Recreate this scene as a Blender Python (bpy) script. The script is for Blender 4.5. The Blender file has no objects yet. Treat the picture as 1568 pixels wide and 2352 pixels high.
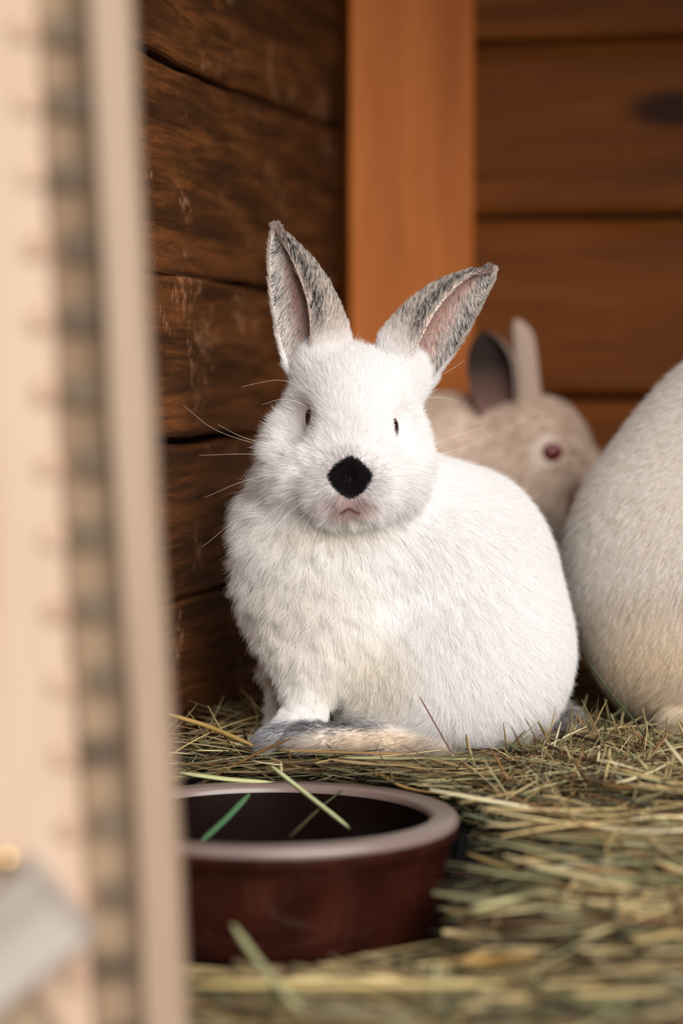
import bpy, math, random
import numpy as np
from mathutils import Vector, kdtree
rng = np.random.default_rng(7)
random.seed(7)
C = bpy.context.scene.collection
sc = bpy.context.scene
R = math.radians

# ------------------------------------------------------------------ camera
CAMZ = 0.224                      # camera height over the hutch floor
FP = 5553.0                       # 85 mm on a 36 mm high frame, in pixels of the 1568x2352 frame
PITCH = math.atan(326 / FP)
cd = bpy.data.cameras.new('camera'); cam = bpy.data.objects.new('camera', cd); C.objects.link(cam)
cd.sensor_fit = 'VERTICAL'; cd.sensor_height = 36; cd.lens = FP / 2352 * 36
cd.clip_start = 0.02
cam.location = (0, 0, CAMZ); cam.rotation_euler = (math.pi / 2 - PITCH, 0, 0)
cd.dof.use_dof = True; cd.dof.focus_distance = 1.085; cd.dof.aperture_fstop = 3.3
sc.camera = cam

def at(px, py, Y):
    """world point seen at a pixel, at depth Y"""
    x = (px - 784) / FP; v = (1176 - py) / FP
    cp, sp = math.cos(PITCH), math.sin(PITCH)
    dy = cp + v * sp; dz = -sp + v * cp
    return np.array([x * Y / dy, Y, CAMZ + dz * Y / dy])

# ------------------------------------------------------------------ light
w = bpy.data.worlds.new('overcast_sky'); sc.world = w; w.use_nodes = True
bg = w.node_tree.nodes['Background']; bg.inputs[0].default_value = (1.0, 0.985, 0.975, 1); bg.inputs[1].default_value = 0.30
sl = bpy.data.lights.new('sun', 'SUN'); sl.energy = 4.1; sl.angle = R(62); sl.color = (1.0, 0.975, 0.95)
so = bpy.data.objects.new('sun', sl); C.objects.link(so)
sd = Vector((-0.46, 0.79, -0.42))               # the way the light travels: from behind the camera, right and above
so.rotation_euler = sd.to_track_quat('-Z', 'Y').to_euler()
sc.view_settings.view_transform = 'Standard'; sc.view_settings.look = 'None'
sc.view_settings.gamma = 1; sc.view_settings.use_curve_mapping = False
sc.view_settings.exposure = 0.50
sc.cycles.max_bounces = 8; sc.cycles.diffuse_bounces = 5; sc.cycles.transmission_bounces = 4
sc.cycles.use_denoising = True

# ------------------------------------------------------------------ helpers
def lin(r, g, b):
    f = lambda c: ((c / 255 + 0.055) / 1.055) ** 2.4 if c > 10 else c / 255 / 12.92
    return (f(r), f(g), f(b), 1)
def L3(c): return np.array(lin(*c)[:3])

def tag(o, label=None, cat=None, group=None, kind=None):
    if label: o['label'] = label
    if cat: o['category'] = cat
    if group: o['group'] = group
    if kind: o['kind'] = kind
    return o

def empty(name, loc):
    o = bpy.data.objects.new(name, None); C.objects.link(o); o.location = loc; o.empty_display_size = 0.03
    return o

def link(name, me, parent=None):
    o = bpy.data.objects.new(name, me); C.objects.link(o)
    if parent is not None:
        o.parent = parent; o.location = -parent.location
    return o

def mesh(name, V, F, mat, parent=None, smooth=True, col=None):
    me = bpy.data.meshes.new(name)
    V = np.asarray(V, float)
    F = np.asarray(F)
    n = F.shape[1]
    me.vertices.add(len(V)); me.vertices.foreach_set('co', V.ravel())
    me.loops.add(F.size); me.loops.foreach_set('vertex_index', F.ravel().astype(np.int32))
    me.polygons.add(len(F)); me.polygons.foreach_set('loop_start', np.arange(0, F.size, n, dtype=np.int32))
    me.update(calc_edges=True); me.validate()
    if smooth: me.polygons.foreach_set('use_smooth', np.ones(len(me.polygons), bool))
    if col is not None:
        a = me.color_attributes.new('col', 'FLOAT_COLOR', 'POINT')
        c4 = np.ones((len(V), 4), np.float32); c4[:, :3] = col; a.data.foreach_set('color', c4.ravel())
    me.materials.append(mat)
    return link(name, me, parent)

def node_mat(name):
    m = bpy.data.materials.new(name); m.use_nodes = True
    nt = m.node_tree; b = nt.nodes['Principled BSDF']
    return m, nt, b

def N(nt, kind, **kw):
    n = nt.nodes.new(kind)
    for k, v in kw.items():
        if k.startswith('i_'):
            key = k[2:]
            n.inputs[int(key) if key.isdigit() else key].default_value = v
        else: setattr(n, k, v)
    return n

def ramp(nt, fac, stops):
    r = nt.nodes.new('ShaderNodeValToRGB'); nt.links.new(fac, r.inputs[0])
    e = r.color_ramp.elements
    while len(e) > 1: e.remove(e[0])
    e[0].position = stops[0][0]; e[0].color = stops[0][1]
    for p, c in stops[1:]:
        k = e.new(p); k.color = c
    return r

def attr_mat(name, rough=0.6, spec=0.3, transl=0.0):
    m, nt, b = node_mat(name)
    a = N(nt, 'ShaderNodeAttribute', attribute_name='col')
    b.inputs['Roughness'].default_value = rough; b.inputs['Specular IOR Level'].default_value = spec
    nt.links.new(a.outputs['Color'], b.inputs['Base Color'])
    if transl:
        t = N(nt, 'ShaderNodeBsdfTranslucent'); nt.links.new(a.outputs['Color'], t.inputs[0])
        mx = N(nt, 'ShaderNodeMixShader'); mx.inputs[0].default_value = transl
        nt.links.new(b.outputs[0], mx.inputs[1]); nt.links.new(t.outputs[0], mx.inputs[2])
        nt.links.new(mx.outputs[0], nt.nodes['Material Output'].inputs[0])
    return m

def plain_mat(name, rgb, rough=0.5, spec=0.5, **kw):
    m, nt, b = node_mat(name)
    no = N(nt, 'ShaderNodeTexNoise', i_Scale=kw.pop('scale', 300.0))
    c = lin(*rgb); d = kw.pop('var', 0.8)
    r = ramp(nt, no.outputs[0], [(0.3, (c[0]*d, c[1]*d, c[2]*d, 1)), (0.7, c)])
    nt.links.new(r.outputs[0], b.inputs['Base Color'])
    b.inputs['Roughness'].default_value = rough; b.inputs['Specular IOR Level'].default_value = spec
    for k, v in kw.items(): b.inputs[k.replace('_', ' ')].default_value = v
    return m

def wood_mat(name, dark, mid, light, axis, knots=(), scale=1.0, bump=0.35, rough=0.62, seed=0.0, specks=0.0, spec=0.16, grain=1.0, streak=None):
    """sawn wood, grain along axis (0 x, 1 y, 2 z) in object space; knots: list of (x, y, z, radius)"""
    m, nt, b = node_mat(name)
    oi = N(nt, 'ShaderNodeObjectInfo')
    tc = N(nt, 'ShaderNodeTexCoord')
    off = N(nt, 'ShaderNodeVectorMath', operation='ADD'); nt.links.new(tc.outputs['Object'], off.inputs[0])
    sc3 = N(nt, 'ShaderNodeVectorMath', operation='SCALE'); sc3.inputs[0].default_value = (13.1, 7.7, 5.3)
    nt.links.new(oi.outputs['Random'], sc3.inputs['Scale']); nt.links.new(sc3.outputs[0], off.inputs[1])
    mp = N(nt, 'ShaderNodeMapping'); s = [1.0 * grain] * 3; s[axis] = 0.09 * grain; mp.inputs['Scale'].default_value = s
    mp.inputs['Location'].default_value = (seed, seed * .7, seed * 1.3)
    nt.links.new(off.outputs[0], mp.inputs[0])
    n1 = N(nt, 'ShaderNodeTexNoise', i_Scale=70.0 * scale, i_Detail=6.0, i_Roughness=0.65, i_Distortion=0.6)
    n2 = N(nt, 'ShaderNodeTexNoise', i_Scale=11.0 * scale, i_Detail=3.0, i_Distortion=1.2)
    n3 = N(nt, 'ShaderNodeTexNoise', i_Scale=420.0 * scale, i_Detail=3.0)
    for n in (n1, n2, n3): nt.links.new(mp.outputs[0], n.inputs['Vector'])
    mulr = N(nt, 'ShaderNodeMath', operation='MULTIPLY', i_1=16.0); nt.links.new(n2.outputs[0], mulr.inputs[0])
    fr = N(nt, 'ShaderNodeMath', operation='SINE'); nt.links.new(mulr.outputs[0], fr.inputs[0])
    a1 = N(nt, 'ShaderNodeMath', operation='MULTIPLY_ADD', i_1=0.11, i_2=0.0); nt.links.new(fr.outputs[0], a1.inputs[0])
    a2 = N(nt, 'ShaderNodeMath', operation='ADD'); nt.links.new(a1.outputs[0], a2.inputs[0]); nt.links.new(n1.outputs[0], a2.inputs[1])
    a3 = N(nt, 'ShaderNodeMath', operation='MULTIPLY_ADD', i_1=0.25, i_2=-0.125); nt.links.new(n3.outputs[0], a3.inputs[0])
    a4 = N(nt, 'ShaderNodeMath', operation='ADD'); nt.links.new(a2.outputs[0], a4.inputs[0]); nt.links.new(a3.outputs[0], a4.inputs[1])
    r = ramp(nt, a4.outputs[0], [(0.30, lin(*dark)), (0.50, lin(*mid)), (0.72, lin(*light))])
    col = r.outputs[0]
    for (kx, ky, kz, kr) in knots:
        vs = N(nt, 'ShaderNodeVectorMath', operation='SUBTRACT'); vs.inputs[1].default_value = (kx, ky, kz)
        nt.links.new(tc.outputs['Object'], vs.inputs[0])
        ss = [1.0] * 3; ss[axis] = 0.42
        vm = N(nt, 'ShaderNodeVectorMath', operation='MULTIPLY'); vm.inputs[1].default_value = ss; nt.links.new(vs.outputs[0], vm.inputs[0])
        ln = N(nt, 'ShaderNodeVectorMath', operation='LENGTH'); nt.links.new(vm.outputs[0], ln.inputs[0])
        mr = N(nt, 'ShaderNodeMapRange'); mr.interpolation_type = 'SMOOTHSTEP'; nt.links.new(ln.outputs['Value'], mr.inputs['Value'])
        mr.inputs['From Min'].default_value = kr * 0.45; mr.inputs['From Max'].default_value = kr * 1.25
        mr.inputs['To Min'].default_value = 0.9; mr.inputs['To Max'].default_value = 0.0
        mx = N(nt, 'ShaderNodeMix', data_type='RGBA'); nt.links.new(mr.outputs[0], mx.inputs[0]); nt.links.new(col, mx.inputs[6])
        mx.inputs[7].default_value = lin(34, 14, 9); col = mx.outputs[2]
    if specks:
        mps = N(nt, 'ShaderNodeMapping'); mps.inputs['Scale'].default_value = (1, .8, .45); nt.links.new(off.outputs[0], mps.inputs[0])
        n4 = N(nt, 'ShaderNodeTexNoise', i_Scale=330.0, i_Detail=4.0, i_Roughness=0.7); nt.links.new(mps.outputs[0], n4.inputs['Vector'])
        n5 = N(nt, 'ShaderNodeTexNoise', i_Scale=26.0, i_Detail=2.0); nt.links.new(off.outputs[0], n5.inputs['Vector'])
        ml = N(nt, 'ShaderNodeMath', operation='MULTIPLY'); nt.links.new(n4.outputs[0], ml.inputs[0]); nt.links.new(n5.outputs[0], ml.inputs[1])
        mr = N(nt, 'ShaderNodeMapRange'); nt.links.new(ml.outputs[0], mr.inputs['Value'])
        mr.inputs['From Min'].default_value = 0.345; mr.inputs['From Max'].default_value = 0.40; mr.inputs['To Max'].default_value = specks
        mx = N(nt, 'ShaderNodeMix', data_type='RGBA'); nt.links.new(mr.outputs[0], mx.inputs[0]); nt.links.new(col, mx.inputs[6])
        mx.inputs[7].default_value = lin(190, 140, 105); col = mx.outputs[2]
    if streak:                                        # a chalky mark: (x, z0, z1, half width)
        sx = N(nt, 'ShaderNodeSeparateXYZ'); nt.links.new(tc.outputs['Object'], sx.inputs[0])
        ns = N(nt, 'ShaderNodeTexNoise', i_Scale=170.0, i_Detail=3.0); nt.links.new(tc.outputs['Object'], ns.inputs['Vector'])
        dx = N(nt, 'ShaderNodeMath', operation='SUBTRACT', i_1=streak[0]); nt.links.new(sx.outputs[0], dx.inputs[0])
        ab = N(nt, 'ShaderNodeMath', operation='ABSOLUTE'); nt.links.new(dx.outputs[0], ab.inputs[0])
        m1 = N(nt, 'ShaderNodeMapRange'); nt.links.new(ab.outputs[0], m1.inputs['Value']); m1.inputs['From Min'].default_value = streak[3] * .5; m1.inputs['From Max'].default_value = streak[3]; m1.inputs['To Min'].default_value = 1; m1.inputs['To Max'].default_value = 0
        zc = N(nt, 'ShaderNodeMath', operation='SUBTRACT', i_1=(streak[1] + streak[2]) / 2); nt.links.new(sx.outputs[2], zc.inputs[0])
        za = N(nt, 'ShaderNodeMath', operation='ABSOLUTE'); nt.links.new(zc.outputs[0], za.inputs[0])
        m2 = N(nt, 'ShaderNodeMapRange'); nt.links.new(za.outputs[0], m2.inputs['Value']); hl = (streak[2] - streak[1]) / 2; m2.inputs['From Min'].default_value = hl * .7; m2.inputs['From Max'].default_value = hl; m2.inputs['To Min'].default_value = 1; m2.inputs['To Max'].default_value = 0
        m3 = N(nt, 'ShaderNodeMapRange'); nt.links.new(ns.outputs[0], m3.inputs['Value']); m3.inputs['From Min'].default_value = .42; m3.inputs['From Max'].default_value = .56
        p1 = N(nt, 'ShaderNodeMath', operation='MULTIPLY'); nt.links.new(m1.outputs[0], p1.inputs[0]); nt.links.new(m2.outputs[0], p1.inputs[1])
        p2 = N(nt, 'ShaderNodeMath', operation='MULTIPLY'); nt.links.new(p1.outputs[0], p2.inputs[0]); nt.links.new(m3.outputs[0], p2.inputs[1])
        mx = N(nt, 'ShaderNodeMix', data_type='RGBA'); nt.links.new(p2.outputs[0], mx.inputs[0]); nt.links.new(col, mx.inputs[6]); mx.inputs[7].default_value = lin(226, 196, 176); col = mx.outputs[2]
    nt.links.new(col, b.inputs['Base Color'])
    b.inputs['Roughness'].default_value = rough; b.inputs['Specular IOR Level'].default_value = spec
    bp = N(nt, 'ShaderNodeBump', i_Strength=bump, i_Distance=0.0012); nt.links.new(a4.outputs[0], bp.inputs['Height'])
    nt.links.new(bp.outputs[0], b.inputs['Normal'])
    return m

def board(name, size, mat, parent=None, rough=0.0012, bev=0.003, seg=(24, 3), seed=0, chamfer=0.0):
    """a sawn board centred on its own origin: long axis x, thickness y, width z; wavy long edges, bevelled arrises"""
    lx, ty, wz = size
    rg = np.random.default_rng(seed)
    nx = seg[0]
    xs = np.linspace(-lx / 2, lx / 2, nx + 1)
    def wav(k): 
        v = np.zeros(nx + 1)
        for f, a in ((1.3, 1.0), (3.1, .6), (7.3, .35), (15., .2)): v += a * np.sin(xs / lx * 2 * math.pi * f + rg.uniform(0, 6.3))
        return v * rough * k
    top, bot = wav(1), wav(1)
    sec = []   # section corners with small bevels, (y, z, which edge)
    y0, y1, z0, z1 = -ty / 2, ty / 2, -wz / 2, wz / 2
    prof = [(y0, z0 + bev, 0), (y0, z0 + (wz) * .33, 2), (y0, z0 + wz * .66, 2), (y0, z1 - max(bev, chamfer), 1), (y0 + bev * .35, z1 - max(bev * .3, chamfer * .65), 1), (y0 + bev, z1, 1), (y1 - bev, z1, 1), (y1, z1 - bev, 1), (y1, z0 + bev, 0), (y1 - bev, z0, 0), (y0 + bev, z0, 0), (y0 + bev * .35, z0 + bev * .3, 0)]
    V = []; M_ = len(prof)
    for i, x in enumerate(xs):
        for (y, z, e) in prof:
            dz = bot[i] if e == 0 else top[i] if e == 1 else 0
            V.append((x, y + (rg.uniform(-1, 1) * rough * .15 if y == y0 else 0), z + dz))
    F = []
    for i in range(nx):
        for j in range(M_):
            a = i * M_ + j; b2 = i * M_ + (j + 1) % M_
            F.append((a, b2, b2 + M_, a + M_))
    me = bpy.data.meshes.new(name)
    F.append(tuple(range(M_))[::-1]); F.append(tuple(nx * M_ + k for k in range(M_)))
    me.from_pydata([tuple(v) for v in V], [], F)
    me.validate(); me.update()
    me.materials.append(mat)
    o = bpy.data.objects.new(name, me); C.objects.link(o)
    if parent is not None: o.parent = parent
    return o

# ------------------------------------------------------------------ implicit surface bodies
def rotm(rx, ry, rz):
    cx, sx, cy, sy, cz, sz = math.cos(rx), math.sin(rx), math.cos(ry), math.sin(ry), math.cos(rz), math.sin(rz)
    X = np.array([[1, 0, 0], [0, cx, -sx], [0, sx, cx]]); Y = np.array([[cy, 0, sy], [0, 1, 0], [-sy, 0, cy]]); Z = np.array([[cz, -sz, 0], [sz, cz, 0], [0, 0, 1]])
    return Z @ Y @ X

class Body:
    """an animal body blended from rounded masses; positions as (px, py, toward camera), sizes in pixels at depth D"""
    def __init__(s, D): s.D = D; s.s = D / FP; s.pr = []
    def p(s, q): return at(q[0], q[1], s.D - q[2] * s.s)
    def e(s, c, r, k=30, rot=(0, 0, 0), sub=False):
        s.pr.append(('e', s.p(c), np.array([r[0], r[2], r[1]]) * s.s, rotm(*[R(a) for a in rot]), k * s.s, sub)); return s
    def c(s, a, ra, b, rb, k=25, sub=False):
        s.pr.append(('c', s.p(a), s.p(b), ra * s.s, rb * s.s, k * s.s, sub)); return s
    def sdf(s, P, floor=None):
        d = None
        for q in s.pr:
            if q[0] == 'e':
                l = (P - q[1]) @ q[3]
                k0 = np.sqrt(((l / q[2]) ** 2).sum(-1)) + 1e-9; k1 = np.sqrt(((l / q[2] ** 2) ** 2).sum(-1)) + 1e-9
                v = k0 * (k0 - 1) / k1; k, sub = q[4], q[5]
            else:
                ba = q[2] - q[1]; pa = P - q[1]; h = np.clip((pa @ ba) / (ba @ ba), 0, 1)
                v = np.linalg.norm(pa - h[..., None] * ba, axis=-1) - (q[3] + (q[4] - q[3]) * h); k, sub = q[5], q[6]
            if d is None: d = v
            elif not sub:
                h = np.clip(0.5 + 0.5 * (v - d) / k, 0, 1); d = v * (1 - h) + d * h - k * h * (1 - h)
            else:
                v = -v; h = np.clip(0.5 - 0.5 * (v - d) / k, 0, 1); d = v * (1 - h) + d * h + k * h * (1 - h)
        if floor is not None: d = np.maximum(d, floor - P[..., 2])
        return d
    def surface(s, h, floor=None):
        lo = np.array([1e9] * 3); hi = -lo
        for q in s.pr:
            if q[0] == 'e': m = q[2].max(); lo = np.minimum(lo, q[1] - m); hi = np.maximum(hi, q[1] + m)
            else:
                for k in (1, 2): lo = np.minimum(lo, q[k] - q[3]); hi = np.maximum(hi, q[k] + q[3])
        lo -= 3 * h; hi += 3 * h
        ax = [np.arange(lo[k], hi[k], h, dtype=np.float32) for k in range(3)]
        F = np.empty([len(a) for a in ax], np.float32)
        for i0 in range(0, len(ax[0]), 16):
            G = np.stack(np.meshgrid(ax[0][i0:i0 + 16], ax[1], ax[2], indexing='ij'), -1)
            F[i0:i0 + 16] = s.sdf(G, floor)
        n = np.array(F.shape) - 1
        acc = np.zeros(tuple(n) + (3,), np.float32); cnt = np.zeros(tuple(n), np.float32)
        def sl(o): return tuple(slice(o[k], o[k] + n[k]) for k in range(3))
        corners = [(i, j, k) for i in (0, 1) for j in (0, 1) for k in (0, 1)]
        for a in corners:
            for k in range(3):
                if a[k] == 0:
                    b = list(a); b[k] = 1
                    fa, fb = F[sl(a)], F[sl(b)]
                    cr = (fa < 0) != (fb < 0)
                    t = np.where(cr, fa / np.where(cr, fa - fb, 1), 0)
                    for q in range(3):
                        acc[..., q] += np.where(cr, a[q] + (t if q == k else 0), 0)
                    cnt += cr
        act = cnt > 0
        idx = np.full(tuple(n), -1, np.int64); idx[act] = np.arange(act.sum())
        ii = np.argwhere(act)
        V = (ii + acc[act] / cnt[act][:, None]) * h + lo
        faces = []
        ins = F < 0
        for k in range(3):
            u, v2 = [(1, 2), (2, 0), (0, 1)][k]
            A = [slice(1, -1)] * 3; A[k] = slice(0, -1); B = list(A); B[k] = slice(1, None)
            cr = ins[tuple(A)] != ins[tuple(B)]
            pos = np.argwhere(cr) + np.array([0 if q == k else 1 for q in range(3)])
            flip = ins[tuple(A)][cr]
            def cell(du, dv):
                c = pos.copy(); c[:, u] -= du; c[:, v2] -= dv
                return idx[c[:, 0], c[:, 1], c[:, 2]]
            q4 = np.stack([cell(1, 1), cell(0, 1), cell(0, 0), cell(1, 0)], 1)
            q4[~flip] = q4[~flip][:, ::-1]
            faces.append(q4)
        Fq = np.concatenate(faces)
        ok = (Fq >= 0).all(1)
        Fq = Fq[ok]
        for _ in range(2):                           # settle the vertices on the surface
            d = s.sdf(V, floor)[:, None]; V = V - 0.8 * d * s.normal(V, floor)
        return V, Fq
    def normal(s, P, floor=None, e=0.0006):
        g = np.stack([s.sdf(P + np.eye(3)[k] * e, floor) - s.sdf(P - np.eye(3)[k] * e, floor) for k in range(3)], -1)
        return g / (np.linalg.norm(g, axis=-1, keepdims=True) + 1e-12)
    def px(s, P):
        """world -> (px, py, toward camera in pixels)"""
        cp, sp = math.cos(PITCH), math.sin(PITCH)
        z = P[..., 2] - CAMZ; zc = P[..., 1] * cp - z * sp; yc = P[..., 1] * sp + z * cp
        return np.stack([784 + FP * P[..., 0] / zc, 1176 - FP * yc / zc, (s.D - P[..., 1]) / s.s], -1)

def ear_surface(B, T, Lx, Rx, cut, wc, depth=0.5, mirror=False, th=7.0, n=40, m=30):
    """cupped ear. Lx, Rx: outline points (px, py) root to tip; cut: where the front margin lies across the width (-1..1);
    wc: depth of the axis root to tip. Returns outer grid, inner grid (n+1, m+1, 3) and (t, a) coordinates"""
    T = np.asarray(T, float); t = np.linspace(0, 1, n + 1)
    def sm(arr):
        arr = np.asarray(arr, float); v = np.interp(t, T, arr)
        k = np.array([1, 2, 3, 2, 1]) / 9.; vp = np.concatenate([2 * v[0] - v[2:0:-1], v, 2 * v[-1] - v[-2:-4:-1]])
        return np.convolve(vp, k, 'valid')
    L = np.stack([sm([p[0] for p in Lx]), sm([p[1] for p in Lx])], -1); Rr = np.stack([sm([p[0] for p in Rx]), sm([p[1] for p in Rx])], -1)
    cu = sm(cut); ww = sm(wc)
    out = np.zeros((n + 1, m + 1, 3)); inn = np.zeros_like(out)
    for i in range(n + 1):
        c = (L[i] + Rr[i]) / 2; h = (Rr[i] - L[i]) / 2; W = np.linalg.norm(h)
        phi = math.acos(np.clip(cu[i] * (-1 if mirror else 1), -.97, .97))
        th_ = np.linspace(math.pi, 2 * math.pi + phi, m + 1)
        for grid, rr in ((out, 1.0), (inn, max(0.0, 1 - th / max(W, 1e-6)) if W > th * 1.6 else 0.4)):
            for j, a in enumerate(th_):
                x = math.cos(a) * rr * (-1 if mirror else 1); wd = math.sin(a) * rr * W * depth
                # thin the wall near both margins
                q = c + h * x
                grid[i, j] = B.p((q[0], q[1], ww[i] + wd))
        e = np.minimum(np.arange(m + 1), m - np.arange(m + 1)) / m * 7; f = np.clip(e, 0.15, 1)[:, None]
        inn[i] = out[i] * (1 - f) + inn[i] * f
    return out, inn

def ear_mesh(out, inn):
    n, m = out.shape[0], out.shape[1]
    V = np.concatenate([out.reshape(-1, 3), inn.reshape(-1, 3)]); k = n * m; F = []
    for i in range(n - 1):
        for j in range(m - 1):
            a = i * m + j; F.append((a, a + 1, a + m + 1, a + m)); F.append((k + a, k + a + m, k + a + m + 1, k + a + 1))
        for j in (0, m - 1):
            a = i * m + j; q = (a, a + m, k + a + m, k + a); F.append(q if j == 0 else q[::-1])
    i = n - 1
    for j in range(m - 1):
        a = i * m + j; F.append((a, a + 1, k + a + 1, k + a))
    return V, np.array(F)

# ------------------------------------------------------------------ fur
def sample_faces(V, F, count, weight=None):
    tri = np.concatenate([F[:, [0, 1, 2]], F[:, [0, 2, 3]]]) if F.shape[1] == 4 else F
    a, b, c = V[tri[:, 0]], V[tri[:, 1]], V[tri[:, 2]]
    nrm = np.cross(b - a, c - a); ar = np.linalg.norm(nrm, axis=1) + 1e-15
    wgt = ar * (weight((a + b + c) / 3, nrm / ar[:, None]) if weight else 1)
    cs = np.cumsum(wgt); k = np.searchsorted(cs, rng.random(count) * cs[-1]); k = np.minimum(k, len(tri) - 1)
    r1 = np.sqrt(rng.random(count))[:, None]; r2 = rng.random(count)[:, None]
    return a[k] * (1 - r1) + b[k] * r1 * (1 - r2) + c[k] * r1 * r2, nrm[k] / ar[k][:, None]

def unit(v): return v / (np.linalg.norm(v, axis=-1, keepdims=True) + 1e-12)

def fur(name, roots, nrm, comb, length, lift, color, mat, parent, rad=0.00009, npt=5, clump=0.5, clump_size=0.004, jit=0.25, tipcol=None, droop=0.0):
    n = len(roots)
    tan = comb - (comb * nrm).sum(-1, keepdims=True) * nrm; tan = unit(tan + 1e-6)
    length = (length * rng.uniform(0.72, 1.12, n))[:, None]
    lift = np.broadcast_to(np.asarray(lift, float).reshape(-1, 1), (n, 1))
    j = rng.normal(0, jit, (n, 3))
    d0 = unit(tan * (1 - lift) + nrm * lift + j * 0.45)
    d1 = unit(tan * (1 - lift * .35) + nrm * lift * .35 + j * 0.8 + np.array([0, 0, -droop]))
    t = np.linspace(0, 1, npt)[None, :, None]
    P = roots[:, None, :] - nrm[:, None, :] * 0.0004 + length[:, None, :] * (d0[:, None] * (t - t * t / 2) + d1[:, None] * (t * t / 2))
    if np.max(clump) > 0:
        nc = max(4, int(n / 26)); ci = rng.choice(n, nc, replace=False)
        kd = kdtree.KDTree(nc); cl_ = np.broadcast_to(np.asarray(clump, float).reshape(-1, 1, 1), (n, 1, 1))
        for q, i in enumerate(ci): kd.insert(roots[i], q)
        kd.balance()
        near = np.array([kd.find(r)[1] for r in roots.tolist()])
        tgt = P[ci][near]
        ok = (np.linalg.norm(roots - roots[ci][near], axis=1) < clump_size)[:, None, None]
        f = cl_ * rng.uniform(.5, 1.0, (n, 1, 1)) * t ** 1.6 * ok
        P = P * (1 - f) + tgt * f
    hc = bpy.data.hair_curves.new(name)
    hc.add_curves([npt] * n)
    hc.position_data.foreach_set('vector', P.astype(np.float32).ravel())
    ra = hc.attributes.get('radius') or hc.attributes.new('radius', 'FLOAT', 'POINT')
    tt = np.linspace(0, 1, npt)
    rr = rad * (1 - 0.85 * tt ** 1.5)
    ra.data.foreach_set('value', (rr[None] * rng.uniform(.75, 1.25, (n, 1))).astype(np.float32).ravel())
    ca = hc.attributes.new('col', 'FLOAT_COLOR', 'POINT')
    c4 = np.ones((n, npt, 4), np.float32); c4[:, :, :3] = color[:, None, :]
    if tipcol is not None:
        f = (tt[None, :, None] ** 1.2); c4[:, :, :3] = c4[:, :, :3] * (1 - f) + tipcol[:, None, :] * f
    ca.data.foreach_set('color', c4.ravel())
    hc.materials.append(mat)
    return link(name, hc, parent)

def comb_field(B, guides, P, power=3.0):
    g = np.array([B.p(q[0]) for q in guides]); d = []
    for q in guides:
        dx, dy, dw = q[1]; d.append((dx, -dw, -dy))
    d = unit(np.array(d, float))
    out = np.zeros_like(P)
    for i0 in range(0, len(P), 40000):
        q = P[i0:i0 + 40000]
        ds = np.linalg.norm(q[:, None] - g[None], axis=-1) + 0.003
        wv = ds ** -power
        out[i0:i0 + 40000] = (wv[..., None] * d[None]).sum(1) / wv.sum(1, keepdims=True)
    return unit(out)

def tube(name, pts, r0, r1, mat, parent, sides=5, sub=8):
    """tapered smooth strand through points"""
    pts = np.asarray(pts, float); k = len(pts)
    u = np.linspace(0, k - 1, (k - 1) * sub + 1)
    Q = []
    for x in u:                                       # Catmull-Rom
        i = min(int(x), k - 2); f = x - i
        p0 = pts[i - 1] if i > 0 else 2 * pts[0] - pts[1]; p3 = pts[i + 2] if i + 2 < k else 2 * pts[-1] - pts[-2]
        p1, p2 = pts[i], pts[i + 1]
        Q.append(0.5 * (2 * p1 + (p2 - p0) * f + (2 * p0 - 5 * p1 + 4 * p2 - p3) * f * f + (3 * p1 - p0 - 3 * p2 + p3) * f ** 3))
    Q = np.array(Q); m = len(Q); T = unit(np.gradient(Q, axis=0))
    up = np.array([0.13, 0.2, 1.0]); A = unit(np.cross(T, up)); Bv = np.cross(T, A)
    rr = r0 + (r1 - r0) * np.linspace(0, 1, m)
    ang = np.arange(sides) / sides * 2 * math.pi
    V = Q[:, None] + rr[:, None, None] * (np.cos(ang)[None, :, None] * A[:, None] + np.sin(ang)[None, :, None] * Bv[:, None])
    F = [(i * sides + j, i * sides + (j + 1) % sides, (i + 1) * sides + (j + 1) % sides, (i + 1) * sides + j) for i in range(m - 1) for j in range(sides)]
    return mesh(name, V.reshape(-1, 3), F, mat, parent)

def eye_ball(name, B, c, r, mat, parent, n=20):
    V = []; F = []
    for i in range(n + 1):
        th = math.pi * i / n
        for j in range(2 * n):
            ph = math.pi * j / n
            V.append(B.p(c) + B.s * np.array([r[0] * math.sin(th) * math.cos(ph), r[2] * math.sin(th) * math.sin(ph), r[1] * math.cos(th)]))
    for i in range(n):
        for j in range(2 * n):
            a = i * 2 * n + j; b = i * 2 * n + (j + 1) % (2 * n); F.append((a, b, b + 2 * n, a + 2 * n))
    return mesh(name, V, F, mat, parent)

# ================================================================== THE HUTCH (setting)
PHI = math.atan(1316 / FP)                         # the hutch stands turned by this much
AX = np.array([math.cos(PHI), -math.sin(PHI), 0.0]); BX = np.array([math.sin(PHI), math.cos(PHI), 0.0])
K0 = at(775, 850, 1.45); K0[2] = 0                 # where the corner post meets the left wall
def H(a, b, z): return K0 + AX * a + BX * b + np.array([0, 0, z])
POST_T = 0.032
SXQ = at(397, 240, 1.115); SX = float((SXQ - H(0, POST_T - 0.33, 0)) @ BX)
WLK = dict(scale=3.0, bump=1.0, specks=0.45, rough=0.6)
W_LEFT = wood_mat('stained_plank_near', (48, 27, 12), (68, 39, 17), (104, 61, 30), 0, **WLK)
W_LEFTS = wood_mat('stained_plank_chalk_mark', (48, 27, 12), (68, 39, 17), (104, 61, 30), 0, streak=(SX, -0.006, 0.038, 0.0022), **WLK)
W_BACK = wood_mat('stained_plank_back', (84, 43, 12), (103, 54, 16), (120, 67, 22), 0, scale=0.7, bump=0.3, rough=0.6)
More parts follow.
